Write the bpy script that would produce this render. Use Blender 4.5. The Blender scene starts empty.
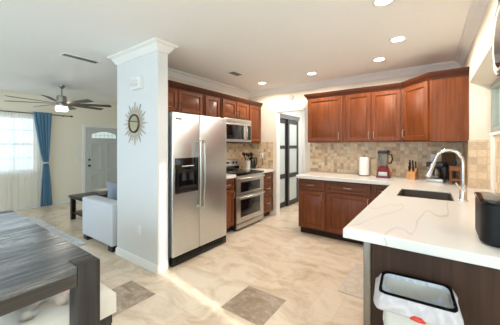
import bpy, bmesh, math, random
from mathutils import Vector, Matrix
random.seed(7)
S = bpy.context.scene
C = S.collection
PI = math.pi
# ------------------------------------------------------------------ camera, world, lights, exposure
CAM_F = 254.0
cd = bpy.data.cameras.new('camera'); cam = bpy.data.objects.new('camera', cd); C.objects.link(cam)
cd.sensor_fit = 'HORIZONTAL'; cd.sensor_width = 36.0
cd.lens = CAM_F / 500.0 * 36.0
cd.shift_x = 0.0; cd.shift_y = -(162.5 - 145.5) / 500.0
cd.clip_start = 0.02
cam.location = (0, 0, 1.37); cam.rotation_euler = (PI / 2, 0, math.radians(35.6))
S.camera = cam
w = bpy.data.worlds.new('sky'); S.world = w; w.use_nodes = True
bg = w.node_tree.nodes['Background']; bg.inputs[0].default_value = (0.66, 0.84, 1.0, 1); bg.inputs[1].default_value = 1.25

def light(name, kind, loc, energy, color, rot=(0, 0, 0), **kw):
    d = bpy.data.lights.new(name, kind); o = bpy.data.objects.new(name, d); C.objects.link(o)
    o.location = loc; o.rotation_euler = rot; d.energy = energy; d.color = color
    for k, v in kw.items(): setattr(d, k, v)
    return o
SUN_TAN = 0.90                                     # sun elevation about 42 degrees
sun = light('sun', 'SUN', (3, 0, 5), 2.4, (1.0, 0.95, 0.86), angle=math.radians(1.4))
sun.rotation_euler = Vector((-1, 0.128, -SUN_TAN)).to_track_quat('-Z', 'Y').to_euler()
light('daylight_dining_window', 'AREA', (-2.4, -2.72, 1.45), 68, (0.58, 0.80, 1.0), (math.radians(108), 0, 0), shape='RECTANGLE', size=5.0, size_y=2.1)
light('daylight_living_window', 'AREA', (-7.55, 0.7, 1.45), 14, (0.82, 0.92, 1.0), (0, -PI / 2, 0), shape='RECTANGLE', size=1.3, size_y=2.4)
light('added_right_fill', 'AREA', (1.95, -0.7, 1.5), 58, (0.74, 0.89, 1.0), (0, PI / 2, 0), shape='RECTANGLE', size=1.3, size_y=2.4)  # added unseen daylight to brighten the fridge front and stub wall
light('daylight_sink_window', 'AREA', (0.66, 2.5, 1.75), 4, (1.0, 0.97, 0.92), (0, PI / 2, 0), shape='RECTANGLE', size=0.5, size_y=1.9)
light('hall_fill_light', 'AREA', (-1.9, 5.2, 2.36), 14, (1.0, 0.97, 0.93), (0, 0, 0), shape='RECTANGLE', size=0.5, size_y=0.8)  # unseen light added to brighten the hall; no lamp modelled
S.view_settings.view_transform = 'Standard'; S.view_settings.look = 'None'
S.view_settings.gamma = 1.0; S.view_settings.use_curve_mapping = False
S.view_settings.exposure = 0.58
LAMP_W = 21.5
try:
    S.cycles.use_denoising = True; S.cycles.max_bounces = 10; S.cycles.diffuse_bounces = 6
    S.cycles.sample_clamp_indirect = 6.0
except Exception:
    pass

# ------------------------------------------------------------------ helpers
def lin(r, g, b):
    f = lambda c: (c / 255 / 12.92) if c / 255 <= 0.04045 else ((c / 255 + 0.055) / 1.055) ** 2.4
    return (f(r), f(g), f(b), 1.0)

class N:
    """small node-building helper on one material"""
    def __init__(s, name):
        s.m = bpy.data.materials.new(name); s.m.use_nodes = True
        s.t = s.m.node_tree; s.b = s.t.nodes['Principled BSDF']; s.out = s.t.nodes['Material Output']
    def n(s, typ, **kw):
        q = s.t.nodes.new(typ)
        for k, v in kw.items(): setattr(q, k, v)
        return q
    def l(s, a, b): s.t.links.new(a, b)
    def coords(s, scale=(1, 1, 1), rot=(0, 0, 0)):
        tc = s.n('ShaderNodeTexCoord'); mp = s.n('ShaderNodeMapping')
        mp.inputs['Scale'].default_value = scale; mp.inputs['Rotation'].default_value = rot
        s.l(tc.outputs['Object'], mp.inputs['Vector']); return mp.outputs[0]
    def noise(s, vec, scale, detail=4, rough=0.55, dist=0.0):
        q = s.n('ShaderNodeTexNoise'); s.l(vec, q.inputs['Vector'])
        q.inputs['Scale'].default_value = scale; q.inputs['Detail'].default_value = detail
        q.inputs['Roughness'].default_value = rough; q.inputs['Distortion'].default_value = dist
        return q.outputs['Fac']
    def ramp(s, fac, stops):
        q = s.n('ShaderNodeValToRGB'); s.l(fac, q.inputs[0]); e = q.color_ramp.elements
        while len(e) < len(stops): e.new(0.5)
        for i, (p, c) in enumerate(stops): e[i].position = p; e[i].color = c
        return q.outputs[0]
    def mix(s, fac, a, b, blend='MIX'):
        q = s.n('ShaderNodeMix', data_type='RGBA', blend_type=blend)
        for sock, v in ((q.inputs[0], fac), (q.inputs[6], a), (q.inputs[7], b)):
            if hasattr(v, 'links'): s.l(v, sock)
            else: sock.default_value = v
        return q.outputs[2]
    def math(s, op, a, b=None):
        q = s.n('ShaderNodeMath', operation=op)
        for i, v in enumerate((a, b)):
            if v is None: continue
            if hasattr(v, 'links'): s.l(v, q.inputs[i])
            else: q.inputs[i].default_value = v
        return q.outputs[0]
    def bump(s, h, strength=0.2, dist=0.002):
        q = s.n('ShaderNodeBump'); q.inputs['Strength'].default_value = strength; q.inputs['Distance'].default_value = dist
        s.l(h, q.inputs['Height']); s.l(q.outputs[0], s.b.inputs['Normal'])
    def set(s, **kw):
        for k, v in kw.items():
            sock = s.b.inputs[k.replace('_', ' ')]
            if hasattr(v, 'links'): s.l(v, sock)
            else: sock.default_value = v
        return s

def plain(name, rgb, rough=0.5, metal=0.0, var=0.06, scale=30, **kw):
    q = N(name); c = lin(*rgb)
    f = q.noise(q.coords(), scale)
    d = tuple(x * (1 - var) for x in c[:3]) + (1,); u = tuple(min(1, x * (1 + var)) for x in c[:3]) + (1,)
    q.set(Base_Color=q.ramp(f, [(0.3, d), (0.7, u)]), Roughness=rough, Metallic=metal, **kw)
    return q.m

def wood(name, dark, mid, light_, axis='Z', rough=0.35, scale=1.0, streak=22):
    q = N(name); sc = {'X': (1, streak, streak), 'Y': (streak, 1, streak), 'Z': (streak, streak, 1)}[axis]
    v = q.coords(tuple(k * scale for k in sc))
    f = q.noise(v, 1.6, 6, 0.6, 0.6); g = q.noise(q.coords((2.2, 2.2, 2.2)), 1.4, 2)
    h = q.math('ADD', q.math('MULTIPLY', f, 0.75), q.math('MULTIPLY', g, 0.25))
    q.set(Base_Color=q.ramp(h, [(0.3, lin(*dark)), (0.5, lin(*mid)), (0.72, lin(*light_))]), Roughness=rough)
    q.bump(f, 0.08); q.b.inputs['Specular IOR Level'].default_value = 0.26; return q.m

M = {}
M['wall_liv'] = plain('cream_paint_lightened', (242, 233, 214), 0.8, var=0.015)  # lighter copy of the cream wall paint for the dimmer living room
M['wall'] = plain('cream_paint_darkened', (230, 220, 203), 0.8, var=0.015)  # cream wall paint darkened to offset the strong lamp glow
M['wall_white'] = plain('white_wall_paint', (224, 224, 223), 0.8, var=0.01)
M['ceiling'] = plain('ceiling_paint', (243, 242, 239), 0.85, var=0.01)
M['trim'] = plain('white_trim_paint', (240, 238, 233), 0.45, var=0.01)
M['cherry'] = wood('cherry_cabinet_wood', (90, 45, 21), (116, 61, 30), (140, 79, 42), 'Z', 0.36)
M['cherry_x'] = wood('cherry_wood_horizontal', (84, 44, 23), (108, 60, 32), (130, 75, 43), 'X', 0.36)
M['cherry_crown'] = wood('dark_cherry_moulding', (58, 28, 15), (76, 39, 22), (94, 50, 29), 'X', 0.4)
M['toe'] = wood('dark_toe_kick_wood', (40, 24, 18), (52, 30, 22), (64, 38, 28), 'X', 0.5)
M['panel'] = wood('dark_walnut_panel', (50, 31, 21), (61, 40, 27), (74, 50, 35), 'Z', 0.6)
M['chrome'] = plain('chrome', (225, 226, 228), 0.12, 1.0, var=0.02)
M['nickel'] = plain('satin_nickel', (196, 190, 180), 0.3, 1.0, var=0.03)
M['darknickel'] = plain('dark_pewter', (92, 84, 76), 0.38, 1.0, var=0.03)
M['black'] = plain('black_plastic', (20, 20, 22), 0.35, var=0.1)
M['glossblack'] = plain('gloss_black', (14, 14, 15), 0.08, var=0.1)
M['mirrorframe'] = plain('antique_silver_frame', (112, 114, 110), 0.45, 0.6); M['rimblack'] = plain('matt_black_rim', (8, 8, 9), 0.9); M['rimblack'].node_tree.nodes['Principled BSDF'].inputs['Specular IOR Level'].default_value = 0.1; M['appblack'] = plain('satin_black_housing', (9, 9, 10), 0.45); M['appblack'].node_tree.nodes['Principled BSDF'].inputs['Specular IOR Level'].default_value = 0.3; M['dwsteel'] = plain('dishwasher_steel', (134, 124, 112), 0.4, 0.85)
M['rubber'] = plain('dark_rubber', (34, 34, 36), 0.7)
M['whiteplastic'] = plain('white_plastic', (238, 237, 233), 0.4, var=0.01)
M['paper'] = plain('paper_towel', (242, 240, 234), 0.9, var=0.02, scale=60)
M['crock'] = plain('cream_ceramic', (224, 216, 204), 0.3, var=0.02)
M['red'] = plain('red_enamel', (112, 14, 22), 0.2, var=0.05)
M['redplastic'] = plain('red_drawstring', (214, 62, 48), 0.45)
M['blockwood'] = wood('pale_block_wood', (176, 122, 72), (202, 150, 98), (220, 172, 120), 'Z', 0.45)
M['redwood'] = wood('reddish_stand_wood', (104, 68, 48), (134, 92, 66), (164, 118, 88), 'Z', 0.45)
M['boardwood'] = wood('brown_board_wood', (92, 62, 40), (118, 82, 54), (140, 100, 68), 'Z', 0.4)
M['brass'] = plain('aged_bronze', (118, 92, 66), 0.35, 0.9)
M['champagne'] = plain('champagne_spike_metal', (198, 188, 174), 0.5, 0.3)
M['mirror'] = plain('mirror_glass', (214, 220, 214), 0.03, 1.0, var=0.0)
M['espresso'] = wood('espresso_wood', (26, 20, 18), (36, 28, 25), (50, 40, 35), 'Y', 0.3)
M['sofa'] = plain('pale_grey_upholstery', (214, 216, 220), 0.9, var=0.05, scale=120)
M['pillow'] = plain('grey_pillow_fabric', (150, 156, 168), 0.9, var=0.1, scale=80)
M['cream_uph'] = plain('cream_tufted_fabric', (236, 228, 214), 0.85, var=0.03, scale=140)
M['door'] = plain('grey_door_paint', (196, 198, 195), 0.5, var=0.015)
M['blue'] = plain('blue_drape_fabric', (98, 138, 164), 0.85, var=0.08, scale=90)
M['canbody'] = plain('grey_white_can_plastic', (206, 203, 194), 0.45, var=0.02)
M['fanmetal'] = plain('brushed_nickel_fan', (168, 164, 158), 0.28, 1.0)
M['fanblade'] = wood('grey_brown_fan_blade', (40, 34, 31), (54, 47, 43), (74, 65, 60), 'X', 0.28)
M['closetframe'] = plain('dark_closet_frame', (46, 44, 46), 0.4, var=0.08)
M['greytrim'] = plain('grey_header_trim', (120, 122, 126), 0.45, var=0.03)
M['sinksteel'] = plain('sink_steel', (104, 96, 88), 0.5, 0.7, var=0.05)
M['outsidewall'] = plain('pale_stucco', (236, 238, 232), 0.9)
M['bounce_ground'] = plain('pale_bounce_ground', (196, 194, 188), 0.95, var=0.1, scale=4)  # unseen outside ground, made pale to bounce daylight up to the ceiling

q = N('brushed_stainless')                             # fine vertical brush lines in the roughness
f = q.noise(q.coords((3, 3, 160)), 1.0, 3)
q.set(Base_Color=q.ramp(f, [(0.3, lin(204, 209, 210)), (0.7, lin(216, 221, 222))]), Metallic=0.92,
      Roughness=q.math('ADD', q.math('MULTIPLY', f, 0.06), 0.27)); M['steel'] = q.m
q = N('range_stainless'); f = q.noise(q.coords((160, 4, 160)), 1.0, 3)
q.set(Base_Color=lin(194, 190, 184), Metallic=0.95, Roughness=q.math('ADD', q.math('MULTIPLY', f, 0.12), 0.3)); M['steel_r'] = q.m

q = N('white_veined_quartz')                           # thin grey-gold veins
v = q.coords(); a = q.noise(q.coords((1.6, .34, 1), (0, 0, .9)), 2.0, 2, 0.4, 0.25)
d = q.math('ABSOLUTE', q.math('SUBTRACT', a, 0.5))
vein = q.ramp(d, [(0.0, (1, 1, 1, 1)), (0.006, (0, 0, 0, 1))]); patch = q.ramp(q.noise(v, 2.3, 2), [(0.3, (.3, .3, .3, 1)), (0.6, (1, 1, 1, 1))])
fac = q.math('MULTIPLY', vein, q.math('MULTIPLY', patch, 0.5))
q.set(Base_Color=q.mix(fac, lin(230, 226, 220), lin(172, 162, 148)), Roughness=0.16); M['quartz'] = q.m

def tile_mat(name, comp, size, lift=0.2):
    q = N(name); tc = q.n('ShaderNodeTexCoord'); sep = q.n('ShaderNodeSeparateXYZ'); q.l(tc.outputs['Object'], sep.inputs[0])
    cb = q.n('ShaderNodeCombineXYZ'); q.l(sep.outputs[comp], cb.inputs[0]); q.l(sep.outputs[2], cb.inputs[1])
    sc = q.n('ShaderNodeVectorMath', operation='SCALE'); q.l(cb.outputs[0], sc.inputs[0]); sc.inputs['Scale'].default_value = 1 / size
    fl = q.n('ShaderNodeVectorMath', operation='FLOOR'); q.l(sc.outputs[0], fl.inputs[0])
    fr = q.n('ShaderNodeVectorMath', operation='FRACTION'); q.l(sc.outputs[0], fr.inputs[0])
    wn = q.n('ShaderNodeTexWhiteNoise', noise_dimensions='2D'); q.l(fl.outputs[0], wn.inputs['Vector'])
    col = q.ramp(wn.outputs['Value'], [(0.0, lin(134, 90, 54)), (0.15, lin(182, 136, 92)), (0.40, lin(224, 184, 136)), (0.72, lin(230, 200, 158)), (1.0, lin(238, 218, 184))])
    mott = q.noise(q.coords(), 55, 4)
    col = q.mix(lift, col, lin(236, 224, 202)); col = q.mix(0.28, col, q.ramp(mott, [(0.3, lin(160, 124, 86)), (0.7, lin(230, 208, 174))]))
    s2 = q.n('ShaderNodeSeparateXYZ'); q.l(fr.outputs[0], s2.inputs[0])
    ed = [q.math('ABSOLUTE', q.math('SUBTRACT', s2.outputs[i], 0.5)) for i in (0, 1)]
    g = q.math('GREATER_THAN', q.math('MAXIMUM', ed[0], ed[1]), 0.465)
    q.set(Base_Color=q.mix(g, col, lin(196, 178, 150)), Roughness=0.4)
    q.bump(q.math('SUBTRACT', 1.0, g), 0.25, 0.002); return q.m
M['tile_x'] = tile_mat('travertine_mosaic_across', 0, 0.054); M['tile_y'] = tile_mat('travertine_mosaic_along', 1, 0.054)
M['tile_jx'] = tile_mat('pale_travertine_across', 0, 0.078, 0.5); M['tile_jy'] = tile_mat('pale_travertine_along', 1, 0.078, 0.3)

q = N('travertine_floor')                              # per-tile tone comes from the tile's own attribute
at = q.n('ShaderNodeAttribute'); at.attribute_name = 'tone'
v = q.coords((1, 1.6, 1)); n1 = q.noise(v, 2.0, 6, 0.62, 1.5); n2 = q.noise(v, 17, 6, 0.7)
base = q.ramp(at.outputs['Fac'], [(0.0, lin(245, 230, 209)), (0.45, lin(234, 213, 187)), (0.72, lin(200, 180, 157)), (1.0, lin(142, 120, 98))])
pit = q.ramp(at.outputs['Fac'], [(0.0, lin(212, 184, 150)), (0.6, lin(184, 154, 122)), (1.0, lin(208, 192, 172))])
mk = q.ramp(n1, [(0.44, (0, 0, 0, 1)), (0.62, (1, 1, 1, 1))]); mk2 = q.ramp(n2, [(0.5, (0, 0, 0, 1)), (0.7, (1, 1, 1, 1))])
fac = q.math('ADD', q.math('MULTIPLY', mk, 0.6), q.math('MULTIPLY', mk2, q.math('ADD', q.math('MULTIPLY', at.outputs['Fac'], 0.75), 0.03)))
q.set(Base_Color=q.mix(fac, base, pit), Roughness=q.math('ADD', q.math('MULTIPLY', n2, 0.14), 0.13)); M['floor'] = q.m
M['grout'] = plain('floor_grout', (206, 188, 164), 0.8)

q = N('weathered_grey_table_wood')                     # long grain streaks across the table; pale tones carry painted window sheen
v = q.coords((42, 2.6, 42)); n1 = q.noise(v, 1.0, 7, 0.7, 0.6); n2 = q.noise(q.coords((11, 1.3, 11)), 1.0, 4)
h = q.math('ADD', q.math('MULTIPLY', n1, 0.6), q.math('MULTIPLY', n2, 0.4))
q.set(Base_Color=q.ramp(h, [(0.36, lin(32, 36, 44)), (0.46, lin(56, 60, 66)), (0.54, lin(88, 90, 92)), (0.66, lin(158, 155, 150))]),
      Roughness=q.ramp(h, [(0.40, (.55, .55, .55, 1)), (0.56, (.18, .18, .18, 1))])); q.b.inputs['Specular IOR Level'].default_value = 0.9; q.b.inputs['Coat Weight'].default_value = 0.35; q.b.inputs['Coat Roughness'].default_value = 0.22; q.bump(n1, 0.6, 0.004); M['table'] = q.m
M['table_z'] = wood('weathered_grey_leg_wood', (48, 44, 42), (64, 59, 56), (84, 78, 74), 'Z', 0.42)
M['table_y'] = wood('weathered_grey_apron_wood', (48, 43, 40), (68, 62, 57), (92, 84, 77), 'Y', 0.42)

def emit(name, rgb, st):
    q = N(name); q.set(Base_Color=lin(*rgb)); q.b.inputs['Emission Color'].default_value = lin(*rgb); q.b.inputs['Emission Strength'].default_value = st; return q.m
M['lamp'] = emit('lit_lamp_lens', (255, 244, 226), 9.0); M['fanlamp'] = emit('lit_fan_lens', (255, 250, 240), 4.0)
M['redled'] = emit('display', (60, 110, 120), 0.5)

def glass(name, rgb, rough=0.0, alpha=None):
    q = N(name); q.set(Base_Color=lin(*rgb), Roughness=rough, IOR=1.45); q.b.inputs['Transmission Weight'].default_value = 1.0
    return q.m
M['glass'] = glass('clear_glass', (250, 252, 252))
def thin(name, rgb, t, rough=0.05):                    # thin pane: mostly transparent with a soft reflection
    q = N(name); tr = q.n('ShaderNodeBsdfTransparent'); tr.inputs[0].default_value = lin(*rgb)
    gl = q.n('ShaderNodeBsdfGlossy'); gl.inputs['Roughness'].default_value = rough
    mx = q.n('ShaderNodeMixShader'); mx.inputs[0].default_value = t
    q.l(tr.outputs[0], mx.inputs[1]); q.l(gl.outputs[0], mx.inputs[2]); q.l(mx.outputs[0], q.out.inputs[0]); return q.m
M['pane'] = thin('window_pane', (250, 252, 252), 0.08)
q = N('sheer_curtain_fabric'); tr = q.n('ShaderNodeBsdfTransparent'); tl = q.n('ShaderNodeBsdfTranslucent'); df = q.n('ShaderNodeBsdfDiffuse')
for z in (tl, df): z.inputs[0].default_value = lin(246, 246, 244)
m1 = q.n('ShaderNodeMixShader'); m1.inputs[0].default_value = 0.5; q.l(tl.outputs[0], m1.inputs[1]); q.l(df.outputs[0], m1.inputs[2])
m2 = q.n('ShaderNodeMixShader'); m2.inputs[0].default_value = 0.42; q.l(tr.outputs[0], m2.inputs[1]); q.l(m1.outputs[0], m2.inputs[2]); q.l(m2.outputs[0], q.out.inputs[0]); M['sheer'] = q.m
q = N('frosted_closet_glass'); q.set(Base_Color=lin(196, 206, 206), Roughness=0.35); M['frost'] = q.m
q = N('white_bin_bag'); n1 = q.noise(q.coords((1, 1, 1)), 22, 4, 0.6, 1.5)
q.set(Base_Color=q.ramp(n1, [(0.3, lin(184, 178, 180)), (0.7, lin(212, 205, 206))]), Roughness=0.4); q.b.inputs['Subsurface Weight'].default_value = 0.0
q.bump(n1, 0.6, 0.012); M['bag'] = q.m
q = N('inner_bag_film'); n1 = q.noise(q.coords((1, 1, 0.6)), 16, 4, 0.6, 1.8)
q.set(Base_Color=q.ramp(n1, [(0.3, lin(192, 198, 208)), (0.7, lin(228, 231, 236))]), Roughness=0.35); q.bump(n1, 0.8, 0.02); M['baginner'] = q.m
q = N('shag_rug_pattern'); n1 = q.noise(q.coords(), 14, 5, 0.7); q.set(Base_Color=q.ramp(n1, [(0.35, lin(196, 198, 202)), (0.65, lin(244, 244, 244))]), Roughness=0.95); q.bump(n1, 0.5, 0.01); M['rug'] = q.m
q = N('kitchen_mat_pattern'); vo = q.n('ShaderNodeTexVoronoi', feature='DISTANCE_TO_EDGE'); vo.inputs['Scale'].default_value = 9.0; q.l(q.coords(), vo.inputs['Vector'])
q.set(Base_Color=q.ramp(vo.outputs['Distance'], [(0.03, lin(206, 193, 176)), (0.16, lin(217, 203, 185))]), Roughness=0.85); M['mat'] = q.m
q = N('frosted_lite_glow'); n1 = q.noise(q.coords((1, 6, 6)), 4, 2); q.set(Base_Color=lin(210, 232, 230), Roughness=0.3); q.b.inputs['Emission Color'].default_value = (0.85, 0.97, 1, 1); q.b.inputs['Emission Strength'].default_value = 0.32; M['doorlite_glow'] = q.m  # glow stands in for daylight coming through the glass

class MB:
    """collects shapes into one bmesh and links it as ONE mesh object"""
    def __init__(s): s.b = bmesh.new()
    def _bev(s, fs, r, seg):
        es = list({e for f in fs for e in f.edges})
        bmesh.ops.bevel(s.b, geom=es, offset=r, segments=seg, affect='EDGES', profile=0.5)
    def box(s, x0, x1, y0, y1, z0, z1, r=0.0, seg=2):
        v = [s.b.verts.new(p) for p in ((x0, y0, z0), (x1, y0, z0), (x1, y1, z0), (x0, y1, z0), (x0, y0, z1), (x1, y0, z1), (x1, y1, z1), (x0, y1, z1))]
        fs = [s.b.faces.new([v[i] for i in q]) for q in ((3, 2, 1, 0), (4, 5, 6, 7), (0, 1, 5, 4), (1, 2, 6, 5), (2, 3, 7, 6), (3, 0, 4, 7))]
        if r: s._bev(fs, r, seg)
        return s
    def loft(s, loops, cap0=True, cap1=True, closed=True):
        vs = [[s.b.verts.new(p) for p in lp] for lp in loops]; n = len(loops[0])
        for a, b in zip(vs, vs[1:]):
            for i in range(n if closed else n - 1):
                j = (i + 1) % n
                try: s.b.faces.new((a[i], a[j], b[j], b[i]))
                except ValueError: pass
        if cap0: s.b.faces.new(list(reversed(vs[0])))
        if cap1: s.b.faces.new(vs[-1])
        return s
    def lathe(s, prof, c=(0, 0, 0), n=28, axis='Z', cap=True):
        lp = []
        for r, h in prof:
            ring = []
            for i in range(n):
                a = 2 * PI * i / n; p = (r * math.cos(a), r * math.sin(a), h)
                if axis == 'X': p = (p[2], p[0], p[1])
                if axis == 'Y': p = (p[0], p[2], -p[1]) if False else (p[1], p[2], p[0])
                ring.append((c[0] + p[0], c[1] + p[1], c[2] + p[2]))
            lp.append(ring)
        return s.loft(lp, cap, cap)
    def tube(s, pts, r, n=10, cap=True):
        pts = [Vector(p) for p in pts]; lp = []; up = None
        for i, p in enumerate(pts):
            t = (pts[min(i + 1, len(pts) - 1)] - pts[max(i - 1, 0)]).normalized()
            if up is None: up = Vector((0, 0, 1)) if abs(t.z) < 0.9 else Vector((1, 0, 0))
            a = t.cross(up).normalized(); b = a.cross(t).normalized(); up = b
            rr = r[i] if isinstance(r, (list, tuple)) else r
            lp.append([p + a * (rr * math.cos(2 * PI * k / n)) + b * (rr * math.sin(2 * PI * k / n)) for k in range(n)])
        return s.loft(lp, cap, cap)
    def prism(s, poly, z0, z1, r=0.0):
        n0 = set(s.b.faces)
        s.loft([[(x, y, z0) for x, y in poly], [(x, y, z1) for x, y in poly]])
        if r: s._bev([f for f in s.b.faces if f not in n0], r, 2)
        return s
    def cells(s, us, vs, inc, w0, w1, to):
        """slab of the included grid cells; to(u, v, w) gives the 3-D point"""
        cache = {}
        def V(i, j, k):
            key = (i, j, k)
            if key not in cache: cache[key] = s.b.verts.new(to(us[i], vs[j], (w0, w1)[k]))
            return cache[key]
        on = {(i, j) for i in range(len(us) - 1) for j in range(len(vs) - 1) if inc(i, j)}
        for i, j in on:
            s.b.faces.new((V(i, j, 1), V(i + 1, j, 1), V(i + 1, j + 1, 1), V(i, j + 1, 1)))
            s.b.faces.new((V(i, j + 1, 0), V(i + 1, j + 1, 0), V(i + 1, j, 0), V(i, j, 0)))
            for (di, dj, a, b) in ((-1, 0, (i, j + 1), (i, j)), (1, 0, (i + 1, j), (i + 1, j + 1)), (0, -1, (i, j), (i + 1, j)), (0, 1, (i + 1, j + 1), (i, j + 1))):
                if (i + di, j + dj) not in on:
                    s.b.faces.new((V(*a, 0), V(*b, 0), V(*b, 1), V(*a, 1)))
        return s
    def xform(s, mtx): bmesh.ops.transform(s.b, matrix=mtx, verts=s.b.verts); return s
    def obj(s, name, m, parent=None, smooth=True, ang=35):
        bmesh.ops.recalc_face_normals(s.b, faces=s.b.faces)
        me = bpy.data.meshes.new(name); s.b.to_mesh(me); s.b.free()
        if smooth:
            for p in me.polygons: p.use_smooth = True
            me.set_sharp_from_angle(angle=math.radians(ang))
        me.materials.append(M[m] if isinstance(m, str) else m)
        o = bpy.data.objects.new(name, me); C.objects.link(o)
        if parent is not None: o.parent = parent
        return o

def thing(name, label, cat, loc=(0, 0, 0), rot=0.0, group=None):
    o = bpy.data.objects.new(name, None); C.objects.link(o); o.empty_display_size = 0.1
    o.location = loc; o.rotation_euler = (0, 0, rot); o['label'] = label; o['category'] = cat
    if group: o['group'] = group
    return o
def tag(o, label, cat, group=None):
    o['label'] = label; o['category'] = cat
    if group: o['group'] = group
    return o
def struct(name, mb, m, parent=None, label=None, **kw):
    o = mb.obj(name, m, parent, **kw)
    if parent is None: o['kind'] = 'structure'
    return o
def dup(root, loc, rot=None, label=None):
    r = root.copy(); C.objects.link(r); r.location = loc
    if rot is not None: r.rotation_euler = (0, 0, rot)
    if label: r['label'] = label
    for ch in list(root.children):
        c = ch.copy(); C.objects.link(c); c.parent = r
        for g in ch.children:
            d = g.copy(); C.objects.link(d); d.parent = c
    return r
def rrect(w, d, r, n=6, cx=0, cy=0, z=0):
    out = []
    for (sx, sy, a0) in ((1, 1, 0), (-1, 1, 90), (-1, -1, 180), (1, -1, 270)):
        for k in range(n + 1):
            a = math.radians(a0 + 90 * k / n)
            out.append((cx + sx * (w / 2 - r) + r * math.cos(a), cy + sy * (d / 2 - r) + r * math.sin(a), z))
    return out

# ------------------------------------------------------------------ setting
CZ = 2.48; XL = -7.1; YB = 4.33; XR = 0.33; XK = -3.13; YF = -2.6
# floor tiles: a packed modular travertine layout, each tile with its own tone
def build_floor():
    bm = bmesh.new(); lay = bm.faces.layers.float.new('tone'); cell = 0.205; rnd = random.Random(11)
    x0, y0 = -7.4, -2.7; nx, ny = int(9.4 / cell), int(8.9 / cell); occ = [[False] * ny for _ in range(nx)]
    def put(i, j, a, b, tone):
        for p in range(i, i + a):
            for q_ in range(j, j + b): occ[p][q_] = True
        g = 0.0016
        X0, X1, Y0, Y1 = x0 + i * cell + g, x0 + (i + a) * cell - g, y0 + j * cell + g, y0 + (j + b) * cell - g
        f = bm.faces.new([bm.verts.new(p) for p in ((X0, Y0, 0), (X1, Y0, 0), (X1, Y1, 0), (X0, Y1, 0))]); f[lay] = tone
    def at(x, y, a, b, tone): put(round((x - x0) / cell), round((y - y0) / cell), a, b, tone)
    at(-1.52, 1.60, 2, 2, 0.93); at(-2.55, 1.05, 2, 2, 0.97); at(-2.15, 2.65, 3, 2, 0.36); at(-1.52, 2.45, 2, 2, 0.38); at(-2.10, 3.30, 2, 2, 0.34)
    sizes = [(3, 2), (2, 3), (3, 3), (2, 2), (4, 3), (2, 1), (1, 2), (1, 1)]
    for j in range(ny):
        for i in range(nx):
            if occ[i][j]: continue
            ss = sizes[:5]; rnd.shuffle(ss); ss = ss + sizes[5:]
            for a, b in ss:
                if i + a <= nx and j + b <= ny and not any(occ[p][q_] for p in range(i, i + a) for q_ in range(j, j + b)):
                    r = rnd.random(); put(i, j, a, b, 0.02 + 0.34 * r); break
    me = bpy.data.meshes.new('floor'); bm.to_mesh(me); bm.free(); me.materials.append(M['floor'])
    o = bpy.data.objects.new('floor', me); C.objects.link(o); o['kind'] = 'structure'; return o
build_floor()
struct('floor_grout', MB().box(-7.4, 1.9, -2.7, 6.1, -0.1, -0.0012), 'grout')

# ceiling slab with a narrow slanted slot, added out of view to cast the sun streak
def build_ceiling():
    b = bmesh.new(); z0, z1 = CZ, CZ + 0.02
    out = [(-7.4, -2.7), (1.9, -2.7), (1.9, 6.1), (-7.4, 6.1)]  # right edge extended as an added overhang to keep sun off the sink window
    sl = lambda x: 1.505 - 0.128 * (x + 0.9)
    h = 0.034; xs0, xs1 = -0.92, 1.62
    inn = [(xs0, sl(xs0) - h), (xs1, sl(xs1) - h), (xs1, sl(xs1) + h), (xs0, sl(xs0) + h)]
    V = lambda p, z: b.verts.new((p[0], p[1], z))
    o0 = [V(p, z0) for p in out]; o1 = [V(p, z1) for p in out]; i0 = [V(p, z0) for p in inn]; i1 = [V(p, z1) for p in inn]
    for k in range(4):
        j = (k + 1) % 4
        b.faces.new((o0[k], o0[j], i0[j], i0[k])); b.faces.new((o1[k], i1[k], i1[j], o1[j]))
        b.faces.new((o0[k], o1[k], o1[j], o0[j])); b.faces.new((i0[k], i0[j], i1[j], i1[k]))
    m = MB(); m.b.free(); m.b = b; struct('ceiling', m, 'ceiling', smooth=False)
build_ceiling()

X_ = lambda c: (lambda u, v, w: (w, u, v))      # wall in the YZ plane: u = y, v = z, w = x
Y_ = lambda u, v, w: (u, w, v)                  # wall in the XZ plane: u = x, v = z, w = y
YZ = X_(0)
# living-room window wall (x = XL), window hole y -0.7..1.82, z 0.8..2.0
struct('wall_left', MB().cells([YF, -0.7, 1.82, 4.45], [0, 0.8, 2.0, CZ], lambda i, j: not (i == 1 and j == 1), XL - 0.15, XL, YZ), 'wall_liv', smooth=False)
struct('wall_living_back', MB().box(XL, -3.228, YB, YB + 0.12, 0, CZ), 'wall_liv')
# dining window wall behind the camera
struct('wall_front', MB().cells([XL, -4.9, 0.1, 1.7], [0, 0.35, 2.3, CZ], lambda i, j: not (i == 1 and j == 1), YF - 0.12, YF, Y_), 'wall', smooth=False)
struct('wall_dining_right', MB().cells([YF, -1.9, 0.5, 1.56], [0, 0.85, 2.15, CZ], lambda i, j: not (i == 1 and j == 1), 1.7, 1.85, YZ), 'wall', smooth=False)
struct('wall_dining_return', MB().box(0.66, 1.7, 1.44, 1.56, 0, CZ), 'wall')
# kitchen side wall and stub wall
struct('wall_kitchen_left', MB().box(-3.228, XK, 1.76, YB + 0.12, 0, CZ), 'wall')
struct('wall_stub', MB().box(-3.228, -2.38, 1.63, 1.76, 0, CZ), 'wall_white')
# back wall with the hall opening
struct('wall_back', MB().cells([-3.13, -2.47, -1.87, XR + 0.2], [0, 2.04, CZ], lambda i, j: not (i == 1 and j == 0), YB, YB + 0.12, Y_), 'wall', smooth=False)
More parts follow.
